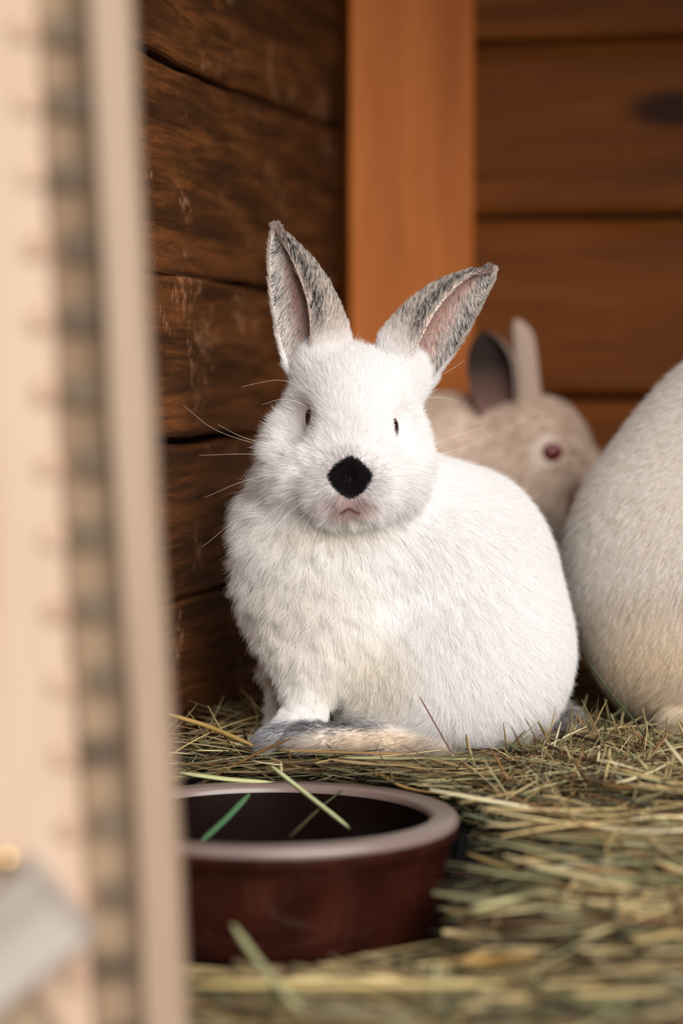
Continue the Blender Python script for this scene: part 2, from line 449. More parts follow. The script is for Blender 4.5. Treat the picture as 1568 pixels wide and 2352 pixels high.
W_BACKK = wood_mat('stained_plank_knot', (84, 43, 12), (103, 54, 16), (120, 67, 22), 0, scale=0.7, bump=0.3, rough=0.6, knots=[(-0.214, -0.009, 0.011, 0.0125)])
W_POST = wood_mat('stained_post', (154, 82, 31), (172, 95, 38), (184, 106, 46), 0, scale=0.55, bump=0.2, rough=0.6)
W_DARK = wood_mat('dark_backing', (22, 12, 8), (36, 21, 13), (46, 28, 18), 0, bump=0.2)
W_ROOF = wood_mat('roof_board_wood', (78, 44, 24), (110, 66, 38), (140, 88, 52), 0, scale=.8)
W_FLOOR = wood_mat('floor_board_wood', (60, 38, 22), (92, 60, 36), (120, 82, 50), 0, scale=.8)

def wall(name, size, mat, loc, rz, rx=0.0):
    o = board(name, size, mat, rough=0.0, bev=0.001, seg=(2, 1)); o.location = loc; o.rotation_euler = (rx, 0, rz)
    tag(o, kind='structure'); return o
LEN = 0.66
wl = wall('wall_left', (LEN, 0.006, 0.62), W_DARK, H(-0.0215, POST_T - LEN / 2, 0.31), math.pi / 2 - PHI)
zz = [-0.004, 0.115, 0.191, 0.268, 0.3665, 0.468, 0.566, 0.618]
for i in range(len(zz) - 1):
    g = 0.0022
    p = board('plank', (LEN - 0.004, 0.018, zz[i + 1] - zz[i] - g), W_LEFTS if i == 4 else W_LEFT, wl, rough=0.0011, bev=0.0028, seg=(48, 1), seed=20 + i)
    p.location = (0, -0.0125 - 0.0006 * ((i * 7) % 3), (zz[i] + zz[i + 1]) / 2 - 0.31)
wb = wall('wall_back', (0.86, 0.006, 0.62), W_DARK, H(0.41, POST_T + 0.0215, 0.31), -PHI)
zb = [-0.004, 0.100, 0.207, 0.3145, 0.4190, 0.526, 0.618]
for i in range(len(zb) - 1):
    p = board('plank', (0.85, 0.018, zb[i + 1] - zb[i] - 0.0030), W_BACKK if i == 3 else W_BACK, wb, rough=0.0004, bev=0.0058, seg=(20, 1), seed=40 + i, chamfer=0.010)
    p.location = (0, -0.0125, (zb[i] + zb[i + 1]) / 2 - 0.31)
wr = wall('wall_right', (LEN, 0.006, 0.62), W_DARK, H(0.8215, POST_T - LEN / 2, 0.31), -math.pi / 2 - PHI)
for i in range(6):
    p = board('plank', (LEN - 0.004, 0.018, 0.100), W_BACK, wr, rough=0.0005, bev=0.003, seg=(16, 1), seed=60 + i); p.location = (0, -0.0125, -0.255 + i * 0.103)
fl = wall('floor', (0.90, 0.012, 0.70), W_FLOOR, H(0.40, -0.29, -0.0125), -PHI, rx=-math.pi / 2)
rf = wall('ceiling', (0.90, 0.004, 0.60), W_DARK, H(0.40, POST_T - 0.24, 0.645), -PHI, rx=math.pi / 2)
for i in range(6):
    p = board('plank', (0.89, 0.018, 0.096), W_ROOF, rf, rough=0.0004, bev=0.002, seg=(12, 1), seed=80 + i); p.location = (0, -0.0125, -0.25 + i * 0.1)
# corner post
aR = 0.0
for _ in range(60):
    q = H(aR, 0, 0.3); px_ = 784 + FP * q[0] / q[1]
    aR += (1066 - px_) / FP * q[1]
post = board('trim_1', (0.60, POST_T - 0.001, aR - 0.001), W_POST, rough=0.0003, bev=0.0018, seg=(30, 1), seed=3)
post.location = H(aR / 2, POST_T / 2 - 0.001, 0.302)
# long axis up: local x -> z, thickness y -> b, width z -> a
from mathutils import Matrix
post.rotation_euler = Matrix(((0, BX[0], AX[0]), (0, BX[1], AX[1]), (1, 0, 0))).to_euler()
tag(post, kind='structure')
# ground outside
gm, nt, b = node_mat('packed_earth')
no = N(nt, 'ShaderNodeTexNoise', i_Scale=9.0, i_Detail=6.0); r = ramp(nt, no.outputs[0], [(0.3, lin(96, 84, 62)), (0.7, lin(150, 138, 108))]); nt.links.new(r.outputs[0], b.inputs['Base Color']); b.inputs['Roughness'].default_value = 1
g = mesh('ground', [(-6, -6, -0.35), (6, -6, -0.35), (6, 6, -0.35), (-6, 6, -0.35)], [(0, 1, 2, 3)], gm, smooth=False); tag(g, kind='structure')

# ================================================================== the near door frame, out of focus at the left
YD = 0.74; sd_ = YD / FP
W_PALE = wood_mat('pale_planed_wood', (164, 138, 118), (180, 154, 132), (190, 166, 146), 0, scale=0.6, bump=0.15, rough=0.7)
W_ROUGH = wood_mat('weathered_rebate_wood', (120, 98, 78), (140, 118, 96), (156, 136, 112), 0, scale=0.8, bump=0.5, rough=0.8)
W_EDGE = wood_mat('planed_edge_wood', (134, 110, 92), (150, 126, 106), (162, 140, 120), 0, scale=0.6, bump=0.15, rough=0.7)
W_GREY = wood_mat('grey_rail_wood', (140, 130, 122), (160, 150, 142), (174, 166, 158), 0, scale=0.7, bump=0.2, rough=0.75)
df = empty('door_frame', at(250 + 63, 1176, YD) + np.array([0, 0, -0.19])); df.rotation_euler = (0, -math.atan(0.050), 0)
tag(df, 'pale planed wooden door frame standing upright nearest the camera, out of focus', 'door frame')
def vboard(name, x0, x1, mat, y, t, z0, z1, parent, seed=0, bev=0.0015):
    """upright board in the frame: x across, y thickness, z long; front face towards the camera"""
    o = board(name, (z1 - z0, t, (x1 - x0) * sd_), mat, parent, rough=0.0004, seed=seed, bev=bev, seg=(20, 1))
    o.rotation_euler = Matrix(((0, 0, -1), (0, 1, 0), (1, 0, 0))).to_euler()
    o.location = (((x0 + x1) / 2 - 250) * sd_, y, (z0 + z1) / 2)
    return o
vb = vboard('outer_board', -2300, 158, W_PALE, 0.000, 0.020, -0.03, 0.42, df, seed=1)  # widened far out of view to block light from the left
vr = vboard('rebate_strip', 158, 282, W_ROUGH, 0.006, 0.014, -0.03, 0.42, df, seed=2)
ve = vboard('edge_batten', 281, 371, W_EDGE, 0.0015, 0.021, -0.03, 0.42, df, seed=3)
W_SPOT = wood_mat('dark_spot_wood', (76, 64, 52), (92, 80, 66), (108, 94, 78), 0, scale=0.8, bump=0.3)
W_RED = wood_mat('reddish_spot_wood', (168, 136, 114), (180, 148, 126), (188, 160, 138), 0, scale=0.6)
# small added blocks: evenly spaced dark spots on the rebate, reddish ones beside
for i in range(15):
    py = 70 + i * 165
    q = at(200, py, YD)[2] - (df.location[2])
    p = board('dark_spot', (0.0085 + 0.003 * ((i * 5) % 3) / 2, 0.004, 0.0085), W_SPOT, df, rough=0.0002, bev=0.001, seg=(4, 1), seed=200 + i)
    p.location = ((222 - 250) * sd_ + 0.0012 * math.sin(i * 2.3), -0.0022, q)
    p = board('reddish_spot', (0.006, 0.003, 0.0065), W_RED, df, rough=0.0002, bev=0.001, seg=(4, 1), seed=230 + i)
    p.location = ((140 - 250) * sd_, -0.0105, q)
rail = board('bottom_rail', (0.30, 0.024, 0.030), W_GREY, df, rough=0.0005, bev=0.002, seed=9)
rail.location = ((-790 - 250) * sd_ , -0.024, -0.012); rail.rotation_euler = (0, R(-36), 0)
kick = board('kick_board', (0.30, 0.016, 0.09), W_ROUGH, df, rough=0.0005, bev=0.002, seed=10)
kick.location = ((-800 - 250) * sd_, -0.019, -0.060); kick.rotation_euler = (0, R(-30), 0)
brass = plain_mat('brass_screw_metal', (226, 190, 130), 0.25, 0.6, Metallic=1.0)
scw = eye_ball('screw_head', Body(YD - 0.012), (12, 1980, 0), (22, 26, 12), brass, None, 8); scw.parent = df
bpy.context.view_layer.update(); scw.matrix_parent_inverse = df.matrix_world.inverted()

# ================================================================== THE RABBITS
HAY = 0.050
M_SKIN = attr_mat('rabbit_skin', 0.8, 0.1)
M_FUR = attr_mat('rabbit_fur', 0.75, 0.15, transl=0.45)
M_EYE = plain_mat('ruby_eye', (46, 10, 14), 0.04, 0.8, var=0.5, scale=120.0, Coat_Weight=1.0)
M_EYER = plain_mat('ruby_eye_far', (120, 40, 38), 0.08, 0.6, var=0.6)
M_WHISK = plain_mat('whisker_hair', (236, 222, 205), 0.4, 0.4, var=0.95)
M_MOUTH = plain_mat('mouth_skin', (92, 46, 46), 0.5, 0.4)
M_LID = plain_mat('eyelid_skin', (196, 150, 146), 0.6, 0.3)
WHITE = L3((250, 248, 247)); CREAM = L3((244, 235, 218)); GREY = L3((118, 114, 118)); BLACK = L3((22, 18, 20)); DGREY = L3((64, 59, 57))
TAN = L3((214, 192, 166)); PINK = L3((214, 170, 160)); BLUE = L3((176, 182, 196))

def mixc(a, b, f): f = np.clip(f, 0, 1)[:, None]; return a * (1 - f) + b * f
def bump01(q, c, r):           # soft blob in pixel space, (x, y, w) radii
    d = ((q - np.array(c, float)) / np.array(r, float)); return np.clip(1.35 - np.sqrt((d ** 2).sum(-1)), 0, 1) / 0.7

def ear_part(Bd, prm):
    return ear_surface(Bd, **prm)

def vis(P, Nn):                # favour fur the room's opening can see, never drop the rest
    v = unit(np.array([0.05, 0.0, 0.24]) - P); f = (Nn * v).sum(-1)
    return np.where(f > -0.25, 1.0, 0.22)

# ---------------------------------------------------------------- the sitting rabbit in focus
A = Body(1.11)
A.e((810, 930, 20), (134, 128, 150), 40, rot=(0, 4, 0)).e((705, 1020, 20), (62, 70, 70), 60).e((915, 1020, 20), (58, 70, 70), 60)
A.e((806, 985, 120), (88, 92, 90), 40)
A.c((808, 960, 105), 88, (804, 1090, 185), 68, 45)
A.e((718, 1080, 95), (98, 98, 110), 60).e((888, 1082, 95), (90, 96, 110), 60)
A.e((766, 1118, 195), (56, 46, 52), 30).e((842, 1120, 195), (56, 46, 52), 30)
A.e((803, 1150, 160), (85, 45, 70), 35)
A.e((740, 850, 20), (52, 62, 50), 40).e((925, 868, 15), (52, 62, 50), 40)     # ear roots
A.e((745, 1190, 10), (150, 150, 125), 60)                                      # neck and shoulders
A.e((900, 1230, -60), (190, 205, 150), 70)
A.e((748, 1320, 10), (168, 215, 145), 70)
A.e((765, 1470, 40), (128, 130, 110), 60)
A.e((1050, 1375, -120), (235, 305, 220), 80)
A.e((1108, 1500, -60), (202, 208, 215), 70)
A.e((1040, 1575, 60), (210, 150, 130), 100)                                     # thigh
A.e((900, 1600, 10), (130, 105, 110), 40)
A.c((722, 1520, 80), 74, (697, 1640, 120), 44, 40).c((700, 1645, 120), 42, (618, 1700, 168), 20, 22)
A.c((670, 1540, -30), 50, (652, 1640, -30), 28, 35).c((650, 1650, -30), 26, (622, 1690, -15), 18, 15)
A.c((1000, 1712, 115), 40, (860, 1702, 150), 36, 30).c((860, 1702, 150), 36, (700, 1690, 172), 27, 20)                            # hind foot
A.e((700, 1700, 185), (44, 24, 26), 14)
A.e((1284, 1655, -80), (38, 30, 40), 22)                                       # tail
A.e((668, 968, 165), (50, 62, 85), 30, sub=True).e((954, 986, 165), (50, 62, 85), 30, sub=True)
A.c((780, 1177, 240), 5, (803, 1168, 250), 4, 6, sub=True).c((803, 1168, 250), 4, (826, 1179, 240), 5, 6, sub=True)
FLOORA = HAY - 0.002
VA, FA = A.surface(0.0017, FLOORA)
ear_l = dict(T=[0, .15, .3, .45, .6, .75, .88, 1],
             Lx=[(672, 880), (652, 815), (637, 768), (627, 715), (620, 660), (618, 605), (620, 560), (630, 532)],
             Rx=[(800, 872), (803, 800), (795, 745), (778, 697), (754, 648), (720, 600), (684, 562), (640, 528)],
             cut=[-.35, -.25, -.05, .08, .1, .08, 0, 0], wc=[15, 20, 22, 20, 14, 6, 0, -4], depth=0.42)
ear_r = dict(T=[0, .15, .3, .45, .6, .75, .88, 1],
             Lx=[(862, 850), (872, 783), (895, 742), (928, 703), (968, 670), (1020, 641), (1070, 625), (1112, 622)],
             Rx=[(985, 905), (1000, 862), (1040, 812), (1070, 765), (1092, 722), (1112, 680), (1127, 650), (1128, 630)],
             cut=[.1, .12, .0, -.12, -.2, -.3, -.5, -.6], wc=[15, 22, 24, 20, 12, 4, -2, -6], depth=0.42, mirror=True)
ear_grids = []
Vs, Fs = [VA], [FA]; off = len(VA)
for prm in (ear_l, ear_r):
    o_, i_ = ear_surface(A, **prm); ear_grids.append((o_, i_, prm.get('mirror', False)))
    v, f = ear_mesh(o_, i_)
    if prm.get('mirror'): f = f[:, ::-1]
    Vs.append(v); Fs.append(f + off); off += len(v)
Vall = np.concatenate(Vs); Fall = np.concatenate(Fs)
qp = A.px(Vall)
colv = np.repeat(WHITE[None] * 0.74, len(Vall), 0)
colv[len(VA):] = L3((150, 112, 102))
for gi_ in range(2):
    n_ = ear_grids[gi_][0].shape[0] * ear_grids[gi_][0].shape[1]; s_ = len(VA) + gi_ * 2 * n_; colv[s_:s_ + n_] = L3((226, 214, 206))
    g_ = ear_grids[gi_]; n1, m1 = g_[0].shape[:2]; jj = np.tile(np.arange(m1) / (m1 - 1), n1); rimc = np.clip(1.3 - jj / .14, 0, 1)
    colv[s_ + n_:s_ + 2 * n_] = mixc(colv[s_ + n_:s_ + 2 * n_], L3((206, 194, 186)), rimc)
nosef = lambda q: ((np.abs(q[:, 0] - 804) / 48) ** 1.35 + (np.abs(q[:, 1] - 1096) / 45) ** 1.35 < rng.uniform(.86, 1.12, len(q))) & (q[:, 2] > 130)
colv[:len(VA)][nosef(qp[:len(VA)])] = BLACK
footf = lambda q: bump01(q, (850, 1705, 160), (190, 45, 90))
colv = mixc(colv, np.repeat(TAN[None] * .8, len(colv), 0), footf(qp) * .8)
rab = empty('rabbit', at(900, 1730, 1.11) * [1, 1, 0] + [0, 0, HAY])
tag(rab, 'white rabbit with a black nose sitting upright, facing the camera behind the bowl', 'rabbit')
body = mesh('body', Vall, Fall, M_SKIN, rab, col=colv)

GUIDE = [((804, 1045, 250), (0, -1, -.5)), ((806, 985, 200), (0, -1, -.4)), ((808, 900, 150), (0, -1, -.6)), ((808, 810, 90), (0, -1, -.8)),
         ((750, 1080, 235), (-.9, -.1, -.6)), ((858, 1082, 235), (.9, -.1, -.6)), ((760, 1140, 240), (-.8, .5, -.4)), ((846, 1140, 240), (.8, .5, -.4)),
         ((740, 1020, 180), (-.5, -.5, -.7)), ((868, 1020, 180), (.5, -.5, -.7)), ((690, 1060, 120), (-.9, .2, -.7)), ((925, 1060, 120), (.9, .1, -.7)),
         ((700, 930, 90), (-.4, -.6, -.8)), ((912, 940, 90), (.4, -.6, -.8)), ((640, 1100, 60), (-.8, .5, -.4)), ((975, 1090, 60), (.7, .3, -.7)),
         ((690, 860, 40), (-.3, -.9, -.3)), ((950, 890, 40), (.4, -.8, -.3)),
         ((803, 1180, 220), (0, 1, -.2)), ((730, 1200, 150), (-.3, 1, -.1)), ((880, 1200, 120), (.4, .9, -.1)),
         ((750, 1330, 160), (-.15, 1, .1)), ((600, 1230, 20), (-.6, .9, .0)), ((590, 1340, 20), (-.4, 1, .0)), ((640, 1450, 60), (-.3, 1, .1)),
         ((760, 1480, 150), (-.1, 1, .0)), ((710, 1600, 160), (-.25, 1, .1)), ((640, 1690, 180), (-1, .35, .1)), ((600, 1700, 180), (-1, .3, .1)),
         ((870, 1330, 110), (.25, 1, 0)), ((960, 1200, 60), (.6, .7, -.4)), ((1080, 1350, 110), (.45, .9, -.2)), ((1080, 1090, -120), (.9, .4, -.3)),
         ((1220, 1200, -100), (.7, .8, -.3)), ((1300, 1450, -80), (.3, 1, -.3)), ((1080, 1500, 190), (.4, .9, .0)), ((900, 1560, 160), (.25, 1, .1)),
         ((1100, 1690, 150), (.5, .7, -.2)), ((1260, 1620, 20), (.7, .6, -.2)), ((1320, 1650, -70), (.9, -.1, -.2)),
         ((850, 1670, 180), (-1, -.1, .1)), ((720, 1690, 195), (-1, .1, .1)), ((960, 1710, 180), (-.9, .1, 0)), ((1080, 1300, -340), (.6, .8, .2))]
def front_w(x, y):
    ws = np.arange(330, -100, -1.0); d = A.sdf(np.array([A.p((x, y, w_)) for w_ in ws])); return ws[np.argmax(d < 0)]
print('PROFILE', [(x, front_w(x, 966)) for x in range(670, 760, 8)], [(x, front_w(x, 986)) for x in range(870, 950, 8)])
eyes = [((715, 966, front_w(706, 966) + 1), (18, 31, 31)), ((902, 986, front_w(908, 986) + 1), (15, 29, 30))]
def fur_len(q):
    """hair length in metres by place"""
    L = np.full(len(q), 0.0085)
    face = bump01(q, (806, 990, 150), (150, 190, 170)); L = L * (1 - face) + 0.0062 * face
    muz = bump01(q, (804, 1100, 240), (75, 70, 90)); L = L * (1 - muz) + 0.0026 * muz
    ch = bump01(q, (735, 1330, 80), (230, 270, 230)); L = L * (1 - ch) + 0.0125 * ch
    ruff = bump01(q, (600, 1200, 20), (130, 270, 160)); L = L * (1 - ruff) + 0.0165 * ruff
    th = bump01(q, (1080, 1480, 120), (260, 300, 260)); L = L * (1 - th) + 0.0085 * th
    leg = bump01(q, (690, 1640, 130), (110, 90, 90)); L = L * (1 - leg) + 0.0065 * leg
    ft = bump01(q, (830, 1700, 175), (190, 45, 60)); L = L * (1 - ft) + 0.0050 * ft
    tf = bump01(q, (832, 788, 30), (60, 26, 90)); L = L * (1 - tf) + 0.0095 * tf
    for c, r in eyes:
        e = np.linalg.norm((q - np.array(c)) / [30, 44, 52], axis=1); L = np.where(e < 1.2, np.minimum(L, 0.0020 + 0.0025 * np.clip(e - .6, 0, 1)), L)
    return L
def fur_cull(q):
    k = np.ones(len(q), bool)
    for c, r in eyes: k &= (np.linalg.norm((q - np.array(c)) / [r[0] * 1.2, r[1] * 0.95, r[2] * 1.0], axis=1) > 1)
    k &= ~((np.abs(q[:, 0] - 803) < 24) & (np.abs(q[:, 1] - 1173) < 7) & (q[:, 2] > 200))
    return k
def main_color(q):
    n = len(q); c = np.repeat(WHITE[None], n, 0)
    yl = bump01(q, (690, 1420, 60), (190, 220, 260)); c = mixc(c, CREAM, yl * .22)
    c = mixc(c, CREAM * .97, bump01(q, (860, 1560, 140), (110, 110, 160)) * .35)  # beige shade of the crease between foreleg and thigh, put into the fur
    c = mixc(c, CREAM, bump01(q, (760, 1205, 150), (140, 30, 120)) * .3)
    pk = bump01(q, (803, 1150, 240), (44, 22, 60)); c = mixc(c, L3((205, 165, 158)), pk * .55)
    rg = np.clip(1.4 - ((np.abs(q[:, 0] - 804) / 72) ** 1.6 + (np.abs(q[:, 1] - 1100) / 62) ** 1.6), 0, 1) * (q[:, 2] > 130)
    c = mixc(c, L3((176, 160, 158)), (rng.random(n) < rg * .5) * .8)
    pw = bump01(q, (625, 1700, 170), (90, 50, 60)); c = mixc(c, BLUE * .75, pw * .5)
    c = np.where((rng.random(n) < pw * .25)[:, None], GREY * .6, c)
    f1 = bump01(q, (770, 1670, 180), (130, 22, 90)); c = mixc(c, L3((168, 166, 172)), f1 * .8); c = np.where((rng.random(n) < f1 * .4)[:, None], DGREY, c)
    f2 = bump01(q, (860, 1716, 180), (230, 34, 100)); c = mixc(c, np.where(rng.random((n, 1)) < .7, L3((206, 190, 172)), L3((150, 138, 128))), f2)
    tl = bump01(q, (1310, 1652, -60), (70, 42, 110)); c = mixc(c, L3((196, 188, 182)), tl); c = np.where((rng.random(n) < tl * .3)[:, None], DGREY, c)
    for cc, r in eyes:
        e = np.linalg.norm((q - np.array(cc)) / [40, 42, 60], axis=1); c = mixc(c, PINK, np.clip(1.15 - e, 0, 1) * .4)
    return c
def dens(P, Nn):
    q = A.px(P); f = vis(P, Nn)
    f = f * (1 + 0.7 * bump01(q, (806, 1010, 160), (170, 220, 160)) + 2.5 * bump01(q, (804, 1100, 240), (70, 60, 90)))
    return f * (P[:, 2] > FLOORA + 0.0005)
NA = 480000
def swirl(cb, P, q):
    """tousle the long chest and neck fur"""
    global tuft
    tuft = bump01(q, (690, 1320, 60), (230, 330, 260)); s = (.10 + .30 * tuft)[:, None]
    X = P * np.array([1.0, 1.0, .8])
    nz = np.stack([np.sin(X[:, 0] * 640 + 2.2 * np.sin(X[:, 2] * 390)) + .6 * np.sin(X[:, 2] * 1130 + X[:, 0] * 700), np.sin(X[:, 1] * 580 + X[:, 2] * 500), np.sin(X[:, 2] * 610 + 2.0 * np.sin(X[:, 0] * 430)) + .6 * np.sin(X[:, 0] * 1210)], -1)
    return unit(cb + s * nz)
P, Nn = sample_faces(VA, FA, NA, dens); Nn = A.normal(P)
q = A.px(P); k = fur_cull(q); P, Nn, q = P[k], Nn[k], q[k]
ns = nosef(q); cb = comb_field(A, GUIDE, P); cb = swirl(cb, P, q); Lh = fur_len(q); col = main_color(q)
lift = .30 + .2 * bump01(q, (600, 1250, 20), (130, 300, 160)); ft = footf(q); lift = lift * (1 - .5 * np.clip(ft, 0, 1))
lift = lift + .16 * tuft * np.sin(P[:, 0] * 610 + 2 * np.sin(P[:, 2] * 420)) * np.sin(P[:, 2] * 530 + 1.5 * np.sin(P[:, 0] * 380)); lift = lift - .07 * bump01(q, (1100, 1400, 50), (260, 330, 260))
m = ~ns
cl = .10 + .62 * bump01(q[m], (690, 1330, 60), (210, 330, 240)); jt = .22
fur('body_fur', P[m], Nn[m], cb[m], Lh[m], lift[m], col[m], M_FUR, rab, rad=0.000068, clump=np.clip(cl, 0, .62), clump_size=0.007, jit=0.26, droop=0.1)
bl = np.repeat(BLACK[None], ns.sum(), 0) * rng.choice([.6, 1.2, 2.2, 7], (ns.sum(), 1), p=[.3, .35, .23, .12])
Pn, Nn2 = P[ns], Nn[ns]
fur('nose_fur', Pn, Nn2, cb[ns], np.full(len(Pn), 0.0019), .55, bl, M_FUR, rab, rad=0.00010, clump=0, jit=.35)
# ears
for gi, (og, ig, mir) in enumerate(ear_grids):
    for side, grid in (('outer', og), ('inner', ig)):
        n, m_ = grid.shape[:2]
        nf = 46000 if side == 'outer' else 26000
        ti = rng.random(nf) ** 0.9 * (n - 1.001); ai = rng.random(nf) * (m_ - 1.001)
        i0 = ti.astype(int); j0 = ai.astype(int); fi = (ti - i0)[:, None]; fj = (ai - j0)[:, None]
        a, b_, c_, d_ = grid[i0, j0], grid[i0 + 1, j0], grid[i0, j0 + 1], grid[i0 + 1, j0 + 1]
        root = (a * (1 - fi) + b_ * fi) * (1 - fj) + (c_ * (1 - fi) + d_ * fi) * fj
        du = unit((b_ - a) * (1 - fj) + (d_ - c_) * fj); dv = unit((c_ - a) * (1 - fi) + (d_ - b_) * fi)
        nr = unit(np.cross(dv, du)); cen = grid.mean(1)[i0]
        ow = (og - ig)[i0, np.clip(j0, 2, m_ - 4)]; sgn = np.sign((nr * ow).sum(-1)); nr = nr * np.where(sgn == 0, 1, sgn)[:, None]
        if side == 'inner': nr = -nr
        t_ = ti / (n - 1); av = ai / (m_ - 1)             # av 0: outer margin, 1: front margin
        if side == 'outer':
            base = np.repeat(L3((226, 214, 204))[None], nf, 0)
            tk = .5 + .5 * np.sin(ti * 3.1 + ai * 2.2 + 3 * np.sin(ai * 1.3)); dark = (0.16 + 0.5 * np.clip(t_ - .2, 0, 1)) * (.25 + 1.5 * tk) * np.clip(av - .35, 0, .4) * 2.5 + .55 * np.clip(1 - np.abs(av - .97) / .09, 0, 1) * (t_ > .2) + .25 * np.clip(1 - av / .12, 0, 1)
            dark = dark * np.clip((t_ - .12) / .2, 0, 1); dark = np.where(av > .97, dark * .6, dark)
            base = np.where((rng.random(nf) < dark * .9)[:, None], np.where(rng.random(nf) < .6, 1, 2.2)[:, None] * DGREY * .55, base)
            base = mixc(base, WHITE, np.clip(.34 - t_, 0, 1) * 4)
            ln = 0.0050 + .014 * np.clip(.28 - t_, 0, 1); cmbv = du - dv * .35; lf = .24
        else:
            base = mixc(np.repeat(L3((206, 180, 168))[None], nf, 0), L3((242, 234, 228)), np.clip(1.4 - av / .3, 0, 1)); rimm = np.maximum(np.clip(1 - av / .16, 0, 1), np.clip(1 - (1 - av) / .12, 0, 1))
            tk = .5 + .5 * np.sin(ti * 5.3 + 3 * np.sin(ai * 1.7)); base = np.where((rng.random(nf) < .06 + .42 * np.clip(1.3 - av / .3, 0, 1) * tk * np.clip(t_ * 2.5 - .2, 0, 1) + .15 * rimm + .35 * np.clip(t_ - .7, 0, 1) * 3)[:, None], DGREY * .7, base)
            kp = rng.random(nf) < .10 + 1.1 * np.clip(1.25 - av / .34, 0, 1) + rimm + np.clip(t_ - .6, 0, 1) * 1.5
            root, nr, du, dv, base, rimm, t_, av = [z[kp] for z in (root, nr, du, dv, base, rimm, t_, av)]
            ln = 0.0052 + 0 * t_; cmbv = du * .8 + dv * (1.1 - av)[:, None] * .6; lf = .18 + .3 * np.clip(1 - av / .22, 0, 1) + .2 * np.clip(1 - (1 - av) / .1, 0, 1)
        fur('ear_fur', root, nr, cmbv, ln, lf, base, M_FUR, rab, rad=0.000085, clump=.45, clump_size=.002, jit=.13, npt=4)
for c, r in eyes:
    tag(eye_ball('eye', A, c, r, M_EYE, rab), 'dark ruby eye')
tube('mouth', [A.p(z) for z in ((780, 1179, 244), (790, 1175, 249), (803, 1168, 252), (816, 1175, 249), (826, 1180, 244))], .0005, .0004, M_MOUTH, rab)
WH = [[(722, 930, 130), (690, 893, 130), (640, 873, 130), (555, 888, 130)], [(710, 940, 130), (680, 922, 130), (640, 918, 120), (602, 930, 120)],
      [(735, 1085, 220), (660, 1052, 200), (570, 1043, 190), (457, 1046, 180)], [(735, 1105, 220), (650, 1088, 200), (560, 1105, 190), (470, 1143, 180)],
      [(740, 1070, 220), (640, 1035, 200), (500, 990, 150), (420, 930, 120)], [(740, 1060, 220), (650, 1030, 200), (560, 1005, 190), (500, 975, 170)],
      [(738, 1118, 225), (650, 1125, 210), (560, 1180, 190), (465, 1256, 180)], [(742, 1125, 228), (660, 1150, 215), (590, 1210, 200), (535, 1290, 190)],
      [(748, 1132, 230), (680, 1165, 220), (620, 1230, 210), (590, 1310, 200)], [(752, 1138, 232), (700, 1180, 225), (650, 1240, 215), (610, 1330, 210)],
      [(758, 1144, 235), (715, 1185, 228), (690, 1240, 222), (682, 1290, 215)], [(745, 1112, 228), (670, 1115, 215), (600, 1140, 200), (530, 1200, 190)],
      [(766, 1148, 238), (735, 1195, 230), (715, 1250, 225)], [(742, 1098, 225), (690, 1080, 210), (640, 1080, 200), (590, 1100, 190)],
      [(905, 940, 120), (960, 918, 115), (1010, 913, 110), (1056, 922, 105)], [(900, 925, 125), (965, 885, 110), (1030, 852, 100), (1068, 827, 95)],
      [(868, 1080, 225), (930, 1055, 200), (1020, 1010, 170), (1115, 980, 150)], [(868, 1092, 225), (950, 1055, 200), (1060, 1030, 170), (1150, 990, 150)],
      [(866, 1105, 228), (940, 1090, 210), (1020, 1110, 200), (1080, 1150, 190)], [(862, 1118, 230), (930, 1130, 215), (990, 1180, 205), (1030, 1240, 200)],
      [(858, 1130, 232), (905, 1160, 222), (935, 1220, 215), (945, 1300, 210)], [(852, 1138, 235), (890, 1170, 225), (915, 1230, 220), (920, 1290, 215)],
      [(868, 1070, 222), (920, 1040, 200), (965, 1000, 185), (990, 965, 175)], [(845, 1145, 238), (870, 1190, 230), (880, 1240, 225)]]
for wz in WH: tube('whisker', [A.p(z) for z in wz], .00009, .00003, M_WHISK, rab, sides=4, sub=5)

# ---------------------------------------------------------------- the big rabbit turned away at the right
Bb = Body(1.165)
Bb.e((1640, 1290, -60), (336, 360, 290), 70, rot=(0, 12, 0)).e((1745, 1090, -90), (300, 300, 250), 80).e((1590, 1500, 20), (205, 165, 190), 60)
Bb.e((1950, 1300, -90), (300, 330, 230), 90).e((2150, 1080, -60), (190, 180, 170), 70).e((2290, 1010, -30), (125, 120, 115), 50).c((2300, 1020, -20), 85, (2400, 1080, 0), 50, 40)
Bb.c((2130, 1400, 60), 70, (2160, 1600, 90), 40, 40).c((2160, 1610, 90), 36, (2230, 1640, 120), 24, 20).c((1560, 1640, 150), 34, (1740, 1640, 190), 30, 20)
VB, FB = Bb.surface(0.0034, FLOORA)
ear_b = dict(T=[0, .3, .6, 1], Lx=[(2180, 940), (2150, 800), (2130, 680), (2150, 580)], Rx=[(2270, 930), (2270, 800), (2250, 680), (2165, 575)], cut=[0, 0, 0, 0], wc=[0, 10, 10, 0], depth=.4, n=16, m=14)
Vs, Fs = [VB], [FB]; off = len(VB)
for dw in (40, -60):
    pr = dict(ear_b); pr['wc'] = [z + dw for z in ear_b['wc']]
    v, f = ear_mesh(*ear_surface(Bb, **pr)); Vs.append(v); Fs.append(f + off); off += len(v)
rab2 = empty('rabbit', np.array([0.19, 1.165, HAY]))
tag(rab2, 'large creamy white rabbit cut off by the right edge, its rump turned to us', 'rabbit')
V2 = np.concatenate(Vs); cv = np.repeat(L3((238, 230, 222))[None], len(V2), 0); cv[len(VB):] = L3((150, 130, 124))
mesh('body', V2, np.concatenate(Fs), M_SKIN, rab2, col=cv)
